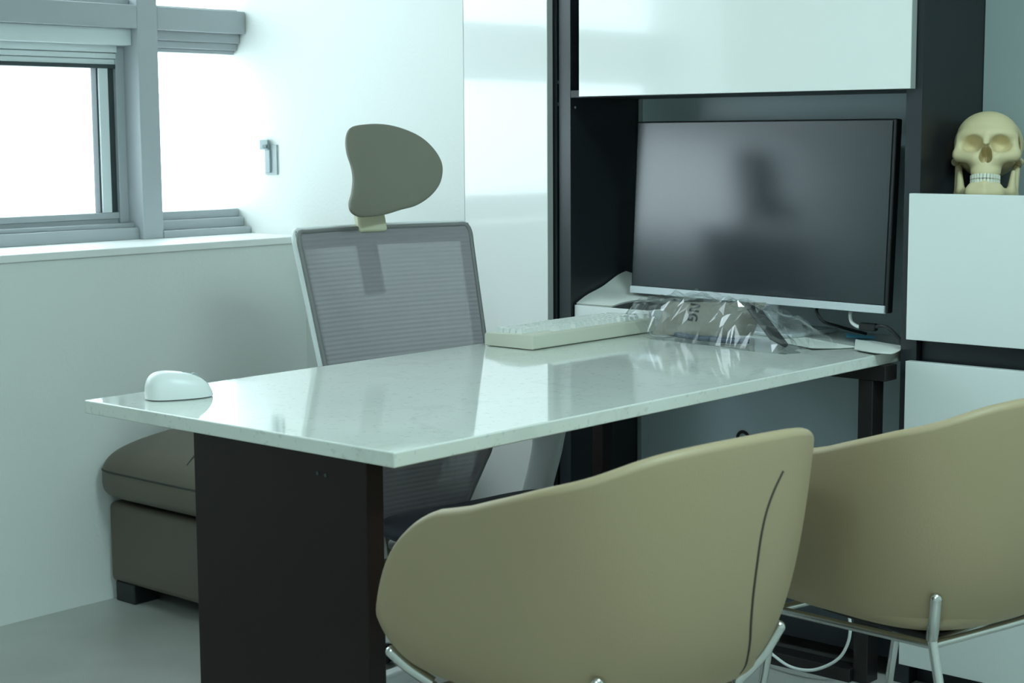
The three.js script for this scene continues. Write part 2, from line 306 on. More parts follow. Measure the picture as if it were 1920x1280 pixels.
function tubNormal(t, ph) { const e = 1e-3, p = tubAt(t, ph), a = tubAt(t + e, ph).sub(p), b = tubAt(t, Math.min(ph + e, 1)).sub(tubAt(t, Math.min(ph, 1 - e))); const n = b.cross(a).normalize(); return n.dot(V(p.x, 0.12 * (ph < 0.3 ? -1 : 0), p.z)) < 0 ? n.negate() : n; }
function makeTubChair() {
  const t = thing('visitor_chair', '', 'chair');
  const TH = 0.022, NU = 144, NO = 44, NR = 8, NI = 40, NV = NO + NR + NI;
  const shell = grid(NU, NV, (u, v) => {
    const th = (u * 2 - 1) * Math.PI, k = v * NV;
    if (k <= NO) return tubAt(th, Math.max(Math.pow(k / NO, 1.15), 0.004));
    const top = tubAt(th, 1), n = tubNormal(th, 0.97), side = V(n.x, 0, n.z).normalize(), mid = top.clone().addScaledVector(side, -TH / 2);
    if (k <= NO + NR) { const a = (k - NO) / NR * Math.PI; return mid.clone().addScaledVector(side, TH / 2 * Math.cos(a)).add(V(0, TH / 2 * Math.sin(a), 0)); }
    const ph = 1 - (k - NO - NR) / NI, p = tubAt(th, Math.max(ph, 0.004)), nn = tubNormal(th, Math.max(ph, 0.05)), s2 = V(nn.x, nn.y, nn.z);
    p.addScaledVector(s2, -TH); p.y = Math.max(p.y, TUB.yb + 0.018); return p;
  }, true);
  part('shell', shell, M.leather, t, 'beige leather tub shell');
  const seat = new THREE.SphereGeometry(1, 48, 24); { const p = seat.attributes.position; for (let i = 0; i < p.count; i++) { const f = q => Math.sign(q) * Math.pow(Math.abs(q), 0.55); p.setXYZ(i, f(p.getX(i)) * 0.225 - 0.03, p.getY(i) * 0.032 + 0.440, f(p.getZ(i)) * 0.205); } seat.computeVertexNormals(); }
  part('seat_cushion', seat, M.leather, t);
  const seamT = [[0.955, -10.5], [0.93, -7.5], [0.90, -5.5], [0.86, -4.6], [0.80, -4.6], [0.74, -5.2], [0.67, -7], [0.61, -9.6], [0.55, -12.5], [0.48, -17], [0.40, -22]];
  part('seam', tube(seamT.map(([ph, d]) => { const a = d * Math.PI / 180; return tubAt(a, ph).addScaledVector(tubNormal(a, ph), -0.0018); }), 0.0032, 60, 8), M.leatherDark, t);
  // four chrome legs with sleeves that climb the shell, joined by a rod frame
  const joints = [];
  for (const deg of [46, 134, -46, -134]) {
    const a = deg * Math.PI / 180, rear = Math.abs(deg) < 90, out = ph => tubAt(a, ph).addScaledVector(tubNormal(a, ph), 0.0075);
    const hi = rear ? out(0.60) : out(0.76), m1 = rear ? out(0.48) : out(0.62), lo = rear ? out(0.34) : out(0.46); lo.y -= 0.008;
    const leg = new THREE.Group(); leg.name = 'leg' + (joints.length ? '_' + String(joints.length).padStart(3, '0') : ''); t.add(leg);
    part('sleeve', [tube([hi, m1, lo], 0.0095, 20, 14), new THREE.SphereGeometry(0.0095, 14, 10).translate(hi.x, hi.y, hi.z)], M.chrome, leg);
    const foot = V(lo.x + (rear ? 0.10 : -0.07), 0.004, lo.z * 1.06);
    part('rod', cylBetween(lo, foot, 0.0078, 0.0078, 16), M.chrome, leg);
    part('foot_cap', new THREE.CylinderGeometry(0.011, 0.012, 0.012, 16).translate(foot.x, 0.006, foot.z), M.rubber, leg);
    joints.push(V(lo.x, lo.y - 0.012, lo.z));
  }
  for (const [i, j] of [[0, 1], [2, 3], [0, 2], [1, 3]]) part('frame_rod', cylBetween(joints[i], joints[j], 0.0068, 0.0068, 14), M.chrome, t);
  part('frame_rod', cylBetween(joints[0].clone().add(V(-0.02, -0.004, -0.03)), joints[2].clone().add(V(-0.03, 0.006, 0.03)), 0.0055, 0.0055, 12), M.chrome, t);
  const pl = bx(-0.12, 0.12, 0.386, 0.400, -0.12, 0.12, 0.004); part('mount_plate', pl, M.plasticBlack, t);
  return t;
}
{
  const c1 = makeTubChair(); c1.position.set(2.143, 0, 1.345); c1.rotation.y = -0.109;
  c1.userData.label = 'beige leather tub chair in front with a back seam and chrome legs'; c1.userData.group = 'visitor tub chairs before the desk';
  const c2 = c1.clone(); c2.name = numbered('visitor_chair'); scene.add(c2); c2.position.set(2.312, 0, 0.673); c2.rotation.y = -0.223;
  c2.userData = { ...c1.userData, label: 'beige leather tub chair partly hidden behind the first, before the white drawer cabinet' };
}

// ---------------------------------------------------------------- office chair behind the desk
{
  const phi = 8 * Math.PI / 180; // the way it faces, from +x towards +z
  const t = thing('office_chair', 'grey mesh office chair with a headrest and black seat behind the desk', 'chair', [1.235, 0, 0.581], -phi);
  // own axes: x forward, z sideways (negative z = far side)
  const lean = 15 * Math.PI / 180, B0 = V(-0.28, 0.5, 0), up = V(-Math.sin(lean), Math.cos(lean), 0), fw = V(Math.cos(lean), Math.sin(lean), 0);
  const bp = (l, h, d = 0) => B0.clone().addScaledVector(up, h).addScaledVector(fw, d).add(V(0, 0, -l)); // l to the far side, h up the back, d forward
  const HW = [[-0.17, 0.115], [-0.09, 0.170], [-0.04, 0.203], [0.05, 0.222], [0.20, 0.231], [0.35, 0.238], [0.52, 0.247]];
  const halfW = h => { let i = 1; while (i < HW.length - 1 && h > HW[i][0]) i++; const f = clamp((h - HW[i - 1][0]) / (HW[i][0] - HW[i - 1][0]), 0, 1); return HW[i - 1][1] + f * (HW[i][1] - HW[i - 1][1]); };
  const pt = (s, v, d = 0) => { const h = -0.165 + (0.674 - 0.013 * s * s) * v, l = s * halfW(h); return bp(l, h, 0.05 * s * s * smooth(-0.22, 0.08, h) + d); };
  part('backrest', grid(40, 48, (u, v) => pt((u * 2 - 1) * 0.97, 0.01 + 0.98 * v, 0.004)), M.mesh, t, 'grey ribbed mesh');
  const outline = []; for (let i = 0; i <= 24; i++) outline.push([1, 0.03 + 0.94 * i / 24]); outline.push([0.985, 0.99]); for (let i = 0; i <= 24; i++) outline.push([0.96 - 1.92 * i / 24, 1]); outline.push([-0.985, 0.988]); for (let i = 0; i <= 24; i++) outline.push([-1, 0.97 - 0.94 * i / 24]); outline.push([-0.97, 0.006]); for (let i = 0; i <= 12; i++) outline.push([-0.9 + 1.8 * i / 12, 0]); outline.push([0.97, 0.006]);
  part('backrest_frame', new THREE.TubeGeometry(new THREE.CatmullRomCurve3(outline.map(([s, v]) => pt(s * 0.995, v, -0.009)), true, 'centripetal'), 300, 0.0085, 8, true), M.chairLight, t, 'pale grey outer frame');
  const band = (s0, s1, v0, v1, d0) => { const f = grid(24, 10, (u, v) => pt(s0 + (s1 - s0) * u, v0 + (v1 - v0) * v, d0)), b = grid(24, 10, (u, v) => pt(s1 + (s0 - s1) * u, v0 + (v1 - v0) * v, d0 - 0.010)); return merge([f, b]); };
  part('inner_band', [band(-0.99, 0.99, 0.938, 1.0, -0.002), band(-1.0, -0.90, 0.01, 0.99, -0.002), band(0.91, 1.0, 0.01, 0.99, -0.002), band(-0.95, 0.95, 0.0, 0.06, -0.002)], M.chairGrey, t);
  part('protective_film', (() => { const g = grid(10, 12, (u, v) => pt(0.30 + 0.50 * u + 0.22 * v, 0.10 + 0.30 * v, 0.012 + 0.008 * (n2(u * 0.5, v * 0.5, 8, 2) - 0.5))).toNonIndexed(); g.computeVertexNormals(); return g; })(), M.filmThin, t, 'clear protective film');
  part('front_rim', new THREE.TubeGeometry(new THREE.CatmullRomCurve3(outline.map(([s, v]) => pt(s * 0.985, v * 0.99 + 0.004, 0.002)), true, 'centripetal'), 300, 0.0055, 8, true), M.chairGrey, t);
  part('spine', [band(-0.175, 0.045, 0.77, 0.99, -0.010)], std([0.075, 0.078, 0.08], 0.6), t, 'dark spine plate');
  // headrest: upholstered pad with a rounded D outline, bowed so that its wings come forwards
  const outlineLH = [[0.034, 0.726], [0.082, 0.735], [0.136, 0.734], [0.187, 0.723], [0.231, 0.705], [0.262, 0.680], [0.281, 0.649], [0.282, 0.625], [0.265, 0.590], [0.230, 0.561], [0.184, 0.540], [0.134, 0.530], [0.091, 0.521], [0.045, 0.518], [0.016, 0.521], [0.001, 0.535], [0.001, 0.552], [0.011, 0.575], [0.021, 0.610], [0.022, 0.639], [0.017, 0.673], [0.020, 0.703]];
  const bow = l => 2.4 * l * l;
  const rim = outlineLH.map(([lo, ho]) => { const l0 = lo - 0.094; let l = l0; for (let i = 0; i < 60; i++) l = 0.6 * l + 0.4 * (l0 - 0.85 * bow(l)); return V(l, ho - 0.27 * bow(l), 0); });
  const HN = 120, hp = new THREE.CatmullRomCurve3(rim, true, 'centripetal').getPoints(HN), cL = 0.0, cH = 0.615;
  const headAt = (u, k) => { // k 0..1 front centre -> rim, 1..2 rim -> back centre
    const p = hp[Math.round(u * HN) % HN], f = k <= 1 ? k : 2 - k, r = Math.sin(f * Math.PI / 2), l = cL + (p.x - cL) * r * 0.985, h = cH + (p.y - cH) * r * 0.985, bulge = 0.024 * Math.pow(Math.cos(f * Math.PI / 2), 0.75);
    return bp(l, h, 0.06 + bow(l) + (k <= 1 ? bulge * 0.6 : -bulge));
  };
  part('headrest', grid(HN, 40, (u, v) => headAt(u, v * 2), true), M.headrest, t, 'olive grey fabric headrest');
  part('headrest_bracket', [(() => { const g = new RoundedBoxGeometry(0.020, 0.055, 0.078, 3, 0.006); g.applyMatrix4(new THREE.Matrix4().makeBasis(fw, up, V(0, 0, 1))); const c = bp(-0.008, 0.522, 0.004); g.translate(c.x, c.y, c.z); return g; })(), cylBetween(bp(-0.005, 0.535, 0.0), bp(0.0, 0.60, 0.04), 0.012)], M.bracket, t, 'cream headrest bracket');
  // seat
  const seat = grid(96, 40, (u, v) => { const th = u * Math.PI * 2, ph = (v - 0.5) * Math.PI * 0.9999, e = q => Math.sign(q) * Math.pow(Math.abs(q), 0.45), c = Math.pow(Math.cos(ph), 0.5), x = e(Math.cos(th)) * c, z = e(Math.sin(th)) * c; return V(0.245 * x + 0.115, 0.372 + 0.036 * Math.sin(ph) - 0.03 * Math.pow(Math.max(0, x), 3) + 0.012 * z * z, 0.270 * z); }, true);
  part('seat', seat, M.seatFabric, t, 'black seat cushion');
  part('seat_pan', bx(-0.12, 0.25, 0.315, 0.342, -0.19, 0.19, 0.012), M.chairGrey, t);
  part('back_support', [tube([V(-0.05, 0.315, 0), V(-0.22, 0.318, 0), V(-0.288, 0.37, 0), V(-0.305, 0.47, 0), V(-0.335, 0.58, 0)], 0.017, 24, 10)], M.chairGrey, t);
  // arms: a broad blade rises from the seat side and flares into the pad
  for (const s of [1, -1]) {
    const arm = new THREE.Group(); arm.name = s > 0 ? 'armrest' : 'armrest_001'; t.add(arm);
    const prof = [[-0.12, 0.31, 0.040], [-0.118, 0.38, 0.040], [-0.112, 0.46, 0.042], [-0.098, 0.54, 0.050], [-0.075, 0.605, 0.072], [-0.05, 0.65, 0.112]];
    const cu = new THREE.CatmullRomCurve3(prof.map(([x, y, w]) => V(x, y, w)), false, 'centripetal');
    const g = grid(30, 20, (u, v) => { const c = cu.getPoint(u), a = v * Math.PI * 2, out = 0.225 + 0.04 * smooth(0, 0.5, u); return V(c.x + c.z * Math.sign(Math.cos(a)) * Math.pow(Math.abs(Math.cos(a)), 0.7), c.y, s * (out + 0.020 * Math.sign(Math.sin(a)) * Math.pow(Math.abs(Math.sin(a)), 0.7))); });
    part('support', s > 0 ? g : (() => { const i = g.index.array; for (let k = 0; k < i.length; k += 3) { const q = i[k]; i[k] = i[k + 1]; i[k + 1] = q; } g.computeVertexNormals(); return g; })(), M.chairLight, arm);
    part('pad', bx(-0.16, 0.09, 0.645, 0.672, s * 0.265 - 0.042, s * 0.265 + 0.042, 0.012, 4), M.plasticBlack, arm);
  }
  part('gas_column', [cylBetween(V(0, 0.09, 0), V(0, 0.312, 0), 0.027, 0.022, 20)], M.plasticBlack, t);
  const base = new THREE.Group(); base.name = 'base'; t.add(base);
  part('hub', new THREE.CylinderGeometry(0.045, 0.05, 0.06, 24).translate(0, 0.09, 0), M.chairLight, base);
  for (let i = 0; i < 5; i++) {
    const a = (i * 72 + 20) * Math.PI / 180, d = V(Math.cos(a), 0, Math.sin(a));
    const g = new RoundedBoxGeometry(0.28, 0.034, 0.042, 3, 0.012); g.translate(0.165, 0, 0); g.rotateZ(-0.09); g.rotateY(-a); g.translate(0, 0.098, 0); part('spoke', g, M.chairLight, base);
    for (const q of [-1, 1]) { const c = new THREE.CylinderGeometry(0.026, 0.026, 0.018, 24); c.rotateX(Math.PI / 2); c.translate(0, 0, q * 0.013); c.rotateY(-a); c.translate(d.x * 0.30, 0.026, d.z * 0.30); part('caster', c, M.plasticBlack, base); }
    part('caster_stem', cylBetween(V(d.x * 0.29, 0.03, d.z * 0.29), V(d.x * 0.29, 0.075, d.z * 0.29), 0.007), M.plasticBlack, base);
  }
}

// ---------------------------------------------------------------- monitor on the desk
{
  const t = thing('monitor', 'wide black computer monitor with a silver lower bezel', 'monitor', [1.446, 0.73, -0.11], -4.6 * Math.PI / 180);
  const head = new THREE.Group(); head.name = 'display'; head.position.set(0, 0.287, 0); head.rotation.x = -3 * Math.PI / 180; t.add(head);
  const hw = 0.377, hh = 0.212;
  part('housing', [bx(-hw, hw, -hh, hh, -0.026, -0.004, 0.004), bx(-0.22, 0.22, -0.15, 0.13, -0.052, -0.02, 0.012)], M.plasticBlack, head);
  part('screen', bx(-hw + 0.006, hw - 0.009, -hh + 0.018, hh - 0.004, -0.006, -0.0015, 0.0006), M.screen, head, 'matt dark screen, switched off');
  part('chin', bx(-hw + 0.001, hw - 0.006, -hh - 0.001, -hh + 0.0165, -0.008, 0.0005, 0.001), M.silver, head, 'silver lower bezel');
  part('stand_neck', [bx(-0.035, 0.035, 0.008, 0.30, -0.075, -0.052, 0.006)], M.silver, t);
  part('stand_base', [bx(-0.13, 0.13, 0.0, 0.010, -0.165, 0.02, 0.004)], M.silver, t);
}

// ---------------------------------------------------------------- keyboard
{
  const t = thing('keyboard', 'white full size computer keyboard on the marble desk', 'keyboard', [1.18, 0.73, 0.232], 0);
  // own axes: x across (towards the viewer's side = rear edge), z along (positive = number pad end)
  const W = 0.07, L = 0.2225, slope = 0.004 / (2 * W), topY = x => 0.0305 + x * slope;
  const shape = new THREE.Shape(); shape.moveTo(-W, 0.003); shape.lineTo(W - 0.003, 0.003); shape.quadraticCurveTo(W, 0.003, W, 0.006); shape.lineTo(W, topY(W) - 0.004); shape.quadraticCurveTo(W, topY(W), W - 0.004, topY(W)); shape.lineTo(-W + 0.005, topY(-W)); shape.quadraticCurveTo(-W, topY(-W), -W, topY(-W) - 0.005); shape.closePath();
  const g = new THREE.ExtrudeGeometry(shape, { depth: 2 * L - 0.004, bevelEnabled: true, bevelSize: 0.0015, bevelThickness: 0.002, bevelSegments: 2 }); g.translate(0, 0, -L + 0.002);
  part('case', g, M.cream, t);
  for (const z of [-0.17, 0.17]) part('foot', bx(W - 0.03, W - 0.01, 0, 0.0035, z - 0.015, z + 0.015, 0.001), M.rubber, t);
  const keyGeo = {}; const keyShape = w => { const k = Math.round(w * 1e4); if (!keyGeo[k]) { const b = new THREE.BoxGeometry(0.0165, 0.012, w), p = b.attributes.position; for (let i = 0; i < p.count; i++) if (p.getY(i) > 0) { p.setX(i, p.getX(i) * 0.76); p.setZ(i, p.getZ(i) * (1 - 0.005 / w)); } keyGeo[k] = b.toNonIndexed(); keyGeo[k].computeVertexNormals(); } return keyGeo[k]; };
  const key = (x, z, w = 0.0168) => { const m = part('key', keyShape(w), M.key, t); m.position.set(x, topY(x) + 0.0055, z); m.rotation.z = slope; };
  // rows from the far (user's) side to the rear edge; z from the covered end to the number pad
  const U = 0.0188, rows = [[-0.056, [1.4, 1.1, 1.4, 6.2, 1.4, 1.1, 1.1, 1.3]], [-0.037, [2.3, 1, 1, 1, 1, 1, 1, 1, 1, 1, 1, 2.7]], [-0.018, [1.8, 1, 1, 1, 1, 1, 1, 1, 1, 1, 1, 1, 2.2]], [0.001, [1.5, 1, 1, 1, 1, 1, 1, 1, 1, 1, 1, 1, 1, 1.5]], [0.020, [1, 1, 1, 1, 1, 1, 1, 1, 1, 1, 1, 1, 1, 2]], [0.050, [1, -0.8, 1, 1, 1, 1, -0.4, 1, 1, 1, 1, -0.4, 1, 1, 1, 1]]];
  rows.forEach(([x, list], r) => {
    let z = -L + 0.010; for (const w of list) { const a = Math.abs(w) * U; if (w > 0) key(x, z + a / 2, a - 0.0025); z += a; }
    z = -L + 0.010 + 15.3 * U; if (r === 1) key(x, z + 1.5 * U); else if (r !== 2) for (let i = 0; i < 3; i++) key(x, z + (i + 0.5) * U);
    z += 3.35 * U; if (r < 5) for (let i = 0; i < (r === 0 ? 3 : 4); i++) key(x, z + (i + 0.5) * U * 0.97);
  });
  // printed indicator strip over the number pad
  const c = document.createElement('canvas'); c.width = 512; c.height = 128; const q = c.getContext('2d'); q.fillStyle = '#c9cdbf'; q.fillRect(0, 0, 512, 128); q.fillStyle = '#86948c'; q.fillRect(14, 30, 484, 68); q.fillStyle = '#aab5ac'; for (let i = 0; i < 15; i++) q.fillRect(22 + i * 31, 44, 19, 40);
  const tx = new THREE.CanvasTexture(c); tx.colorSpace = THREE.SRGBColorSpace;
  const g2 = new THREE.PlaneGeometry(0.062, 0.026); g2.rotateX(-Math.PI / 2); g2.rotateY(Math.PI / 2); g2.rotateZ(slope); g2.translate(0.048, topY(0.048) + 0.0006, 0.166);
  part('indicator_label', g2, std([0.9, 0.9, 0.9], 0.5, { map: tx }), t, 'grey printed indicator label');
}

// ---------------------------------------------------------------- mouse
{
  const dir = V(0.42, 0, -0.91).normalize(); // nose direction
  const t = thing('computer_mouse', 'white computer mouse at the near corner of the marble desk', 'mouse', [1.187, 0.73, 1.360], Math.atan2(-dir.z, dir.x)); t.scale.set(1.06, 1.2, 1.06);
  const at = (u, k) => { const a = u * Math.PI * 2, ca = Math.cos(a), sa = Math.sin(a), ph = k * Math.PI / 2, c = Math.pow(Math.cos(ph), 0.62), s = Math.sin(ph);
    const x = 0.0575 * Math.sign(ca) * Math.pow(Math.abs(ca), 0.78) * c, z = 0.033 * Math.sign(sa) * Math.pow(Math.abs(sa), 0.8) * c * (1 - 0.10 * ca); return V(x - 0.006 * s, 0.0015 + 0.0395 * Math.pow(s, 0.85) * (1 - 2.6 * (x + 0.006) - 18 * Math.pow(Math.max(0, x + 0.012), 2)), z); };
  part('shell', grid(72, 24, (u, v) => at(u, Math.min(v, 0.9999)), true), M.white, t);
  part('underside', [(() => { const g = grid(48, 1, (u, v) => { const p = at(u, 0.0); return V(p.x * v * 0.97, 0.0012 + 0.001 * v, p.z * v * 0.97); }); return g; })()], M.grey, t);
  const wheel = new THREE.CylinderGeometry(0.008, 0.008, 0.006, 24); wheel.rotateX(Math.PI / 2); wheel.translate(0.026, 0.0288, 0); part('scroll_wheel', wheel, M.grey, t);
  const split = []; for (let i = 0; i <= 16; i++) { const x = 0.006 + 0.046 * i / 16; let best = V(0, 0, 0), bd = 1; for (let e = 0; e <= 60; e++) { const p = at(0, e / 60); if (Math.abs(p.x - x) < bd) { bd = Math.abs(p.x - x); best = p; } } split.push(V(x, best.y + 0.0002, 0)); }
  part('button_gap', tube(split, 0.0007, 30, 5), M.grey, t);
}

// ---------------------------------------------------------------- things round the monitor
{ // opened white box with a raised cream flap at the niche's left side
  const t = thing('packaging_box', 'low white packaging box with a raised cream flap left of the monitor', 'box', [1.08, 0.73, -0.14]);
  const X = x => x - 1.08, Z = z => z + 0.14;
  part('tray', [bx(X(0.968), X(1.20), 0.0, 0.004, Z(-0.26), Z(-0.035), 0.001), bx(X(0.968), X(1.20), 0.004, 0.044, Z(-0.039), Z(-0.035), 0.001), bx(X(0.968), X(1.20), 0.004, 0.044, Z(-0.26), Z(-0.256), 0.001), bx(X(0.968), X(0.972), 0.004, 0.044, Z(-0.256), Z(-0.039), 0.001), bx(X(1.196), X(1.20), 0.004, 0.044, Z(-0.256), Z(-0.039), 0.001)], M.white, t);
  const flap = (dy) => grid(16, 12, (u, v) => { const x = 0.969 + (0.112 + 0.11 * v) * u; return V(X(x), 0.0445 + dy + 0.070 * v * (1 - 0.55 * u) + 0.004 * Math.sin(u * 7 + v * 4) * v + 0.003 * Math.sin(v * 9), Z(-0.040 - 0.205 * v)); });
  const f0 = flap(0.003), f1 = flap(0); { const i = f1.index.array; for (let k = 0; k < i.length; k += 3) { const q = i[k]; i[k] = i[k + 1]; i[k + 1] = q; } f1.computeVertexNormals(); }
  part('flap', [f0, f1], M.paper, t, 'cream cardboard flap');
}
{ // loose leaflets at the desk's right end
  const sheet = (name, label, cat, pts, mat, bow, group) => { // pts: four corners (x, z) in order; lies on the desk, edges a little lifted
    const cx = pts.reduce((s, p) => s + p[0], 0) / 4, cz = pts.reduce((s, p) => s + p[1], 0) / 4;
    const f = dy => grid(14, 14, (u, v) => { const x = (pts[0][0] * (1 - u) + pts[1][0] * u) * (1 - v) + (pts[3][0] * (1 - u) + pts[2][0] * u) * v, z = (pts[0][1] * (1 - u) + pts[1][1] * u) * (1 - v) + (pts[3][1] * (1 - u) + pts[2][1] * u) * v; return V(x - cx, dy + bow * (Math.pow(2 * u - 1, 2) * 0.6 + Math.pow(2 * v - 1, 4) * 0.4) * (0.6 + 0.4 * Math.sin(3 * u + 5 * v)), z - cz); });
    const a = f(0.0012), b = f(0); const flip = g => { const i = g.index.array; for (let k = 0; k < i.length; k += 3) { const q = i[k]; i[k] = i[k + 1]; i[k + 1] = q; } g.computeVertexNormals(); return g; };
    const up = a.attributes.normal.getY(100) > 0; const m = obj(name, up ? [a, flip(b)] : [flip(a), b], mat, scene); tag(m, label, cat, group); return [m, cx, cz];
  };
  const put = (y, [m, cx, cz]) => { m.position.set(cx, y, cz); return m; };
  put(0.7305, sheet('leaflet', 'white leaflet flat on the desk under the right half of the monitor', 'leaflet', [[1.60, -0.10], [1.78, -0.02], [1.72, 0.07], [1.56, -0.02]].map(p => p), M.paper, 0.003, 'loose papers under the monitor'));
  put(0.7325, sheet('leaflet', 'white folded leaflet sticking out over the right edge of the desk', 'leaflet', [[1.70, -0.15], [1.865, -0.07], [1.918, 0.085], [1.80, 0.03]], M.paper, 0.006, 'loose papers under the monitor'));
  put(0.7395, sheet('blue_sachet', 'small bright blue sachet on the papers beside the black plug', 'sachet', [[1.665, -0.165], [1.745, -0.155], [1.775, -0.112], [1.70, -0.108]], M.blue, 0.003));
}
{ // clear plastic bag with a grey bundle, in front of the monitor
  const bag = thing('plastic_bag', 'crumpled clear plastic bag with dark lettering in front of the monitor', 'bag', [1.47, 0.7305, 0.045]);
  const hx = 0.240, hz = 0.105; const H = (u, w) => { // height over the footprint
    const e = Math.pow(Math.max(0, 1 - Math.pow(Math.abs(u), 2.6)), 0.55) * Math.pow(Math.max(0, 1 - Math.pow(Math.abs(w), 2.4)), 0.6);
    const a = n1(0.5 + u * 0.35, 0.5 + w * 0.17, 9, 3), b = n2(0.5 + u * 0.4, 0.5 + w * 0.2, 14, 2), ridge = 1 - Math.abs(a - 0.5) * 3.4;
    return e * (0.060 + 0.030 * (1 - smooth(-0.7, 0.9, u)) + 0.026 * ridge + 0.020 * (b - 0.5)) + 0.002; };
  const edge = (u, w) => 1 + 0.07 * Math.sin(u * 5 + w * 3) + 0.05 * Math.sin(w * 9 - u * 4);
  const P = (u, w, top) => { const rx = u * hx * edge(u, w), rz = w * hz * edge(w, u) + 0.022 * u; const lift = 0.046 * smooth(-0.66, -0.86, u); return V(rx, (top ? H(u, w) * (1 - 0.35 * smooth(-0.66, -0.86, u)) : 0.0008) + lift, rz); };
  const N1 = 30, N2 = 16, jit = []; for (let i = 0; i <= N1; i++) { jit.push([]); for (let j = 0; j <= N2; j++) jit[i].push([(rng() - 0.5) * 0.75, (rng() - 0.5) * 0.75, (rng() - 0.5)]); }
  const top = grid(N1, N2, (a, b) => { const i = Math.round(a * N1), j = Math.round(b * N2), q = jit[i][j], rimmed = i === 0 || j === 0 || i === N1 || j === N2; const u = clamp(a * 2 - 1 + (rimmed ? 0 : q[0] * 2 / N1), -1, 1), w = clamp(b * 2 - 1 + (rimmed ? 0 : q[1] * 2 / N2), -1, 1); const p = P(u, w, true); if (!rimmed) p.y += 0.019 * q[2] * smooth(0.004, 0.03, p.y); return p; });
  const flat = g => { const n = g.toNonIndexed(); n.computeVertexNormals(); return n; };
  part('film', [flat(top), grid(20, 12, (a, b) => P(a * 2 - 1, b * 2 - 1, false))], M.film, bag);
  // what is wrapped in it: a grey printed pouch, a dark flat part and a cord
  const inside = thing('wrapped_parts', 'grey pouch with black letters and dark flat parts wrapped in the clear bag', 'packaging', [1.47, 0.733, 0.045]);
  const nrm = V(0.50, 0.42, 0.75).normalize(), right = V(0, 1, 0).cross(nrm).normalize(), upv = nrm.clone().cross(right), C0 = V(-0.030, 0.046, 0.010);
  const onPouch = (a, b, d) => C0.clone().addScaledVector(right, a).addScaledVector(upv, b).addScaledVector(nrm, d);
  const pouchAt = (u, v, k) => { const a = (u - 0.5) * 0.225 + (v - 0.5) * 0.03, b = (v - 0.5) * 0.080, e = Math.sqrt(Math.max(0, (1 - Math.pow(2 * u - 1, 4)) * (1 - Math.pow(2 * v - 1, 4)))); return onPouch(a, b, k * e * (0.006 + 0.005 * (n1(u, v, 5, 2) - 0.5))); };
  const pouch = part('pouch', [grid(24, 16, (u, v) => pouchAt(u, v, 1)), grid(24, 16, (u, v) => pouchAt(1 - u, v, -1))], std([0.27, 0.25, 0.22], 0.6), inside, 'grey printed pouch');
  const font = await new FontLoader().loadAsync('fonts/droid/droid_sans_bold.typeface.json');
  const word = new TextGeometry('NG', { font, size: 0.0225, depth: 0.0006, curveSegments: 8 }); word.computeBoundingBox(); const bb = word.boundingBox; word.translate(-(bb.min.x + bb.max.x) / 2, -(bb.min.y + bb.max.y) / 2, 0);
  const ang = -100 * Math.PI / 180, ex = right.clone().multiplyScalar(Math.cos(ang)).addScaledVector(upv, Math.sin(ang)), ey = right.clone().multiplyScalar(-Math.sin(ang)).addScaledVector(upv, Math.cos(ang));
  word.applyMatrix4(new THREE.Matrix4().makeBasis(ex, ey, nrm)); word.translate(...onPouch(-0.036, 0.012, 0.0076).toArray()); part('lettering', word, M.rubber, pouch, 'black letters NG');
  const slab = (w, l, h, from, to, roll) => { const d = to.clone().sub(from), g = new RoundedBoxGeometry(d.length(), h, w, 3, h * 0.4), x = d.clone().normalize(), z0 = V(0, 1, 0).cross(x).normalize().negate(), y0 = z0.clone().cross(x); const z = z0.clone().multiplyScalar(Math.cos(roll)).addScaledVector(y0, Math.sin(roll)), y = z.clone().cross(x); g.applyMatrix4(new THREE.Matrix4().makeBasis(x, y, z)); g.translate(...from.clone().add(to).multiplyScalar(0.5).toArray()); return g; };
  part('flat_part', slab(0.050, 0, 0.012, V(0.062, 0.074, -0.028), V(0.190, 0.014, 0.062), 0.5), M.darkGrey, inside, 'dark flat part');
  part('cord', tube([V(-0.12, 0.012, 0.052), V(-0.06, 0.010, 0.070), V(0.0, 0.008, 0.072), V(0.06, 0.008, 0.072), V(0.11, 0.010, 0.06)], 0.0062, 50, 8), std([0.06, 0.085, 0.12], 0.5), inside);
}
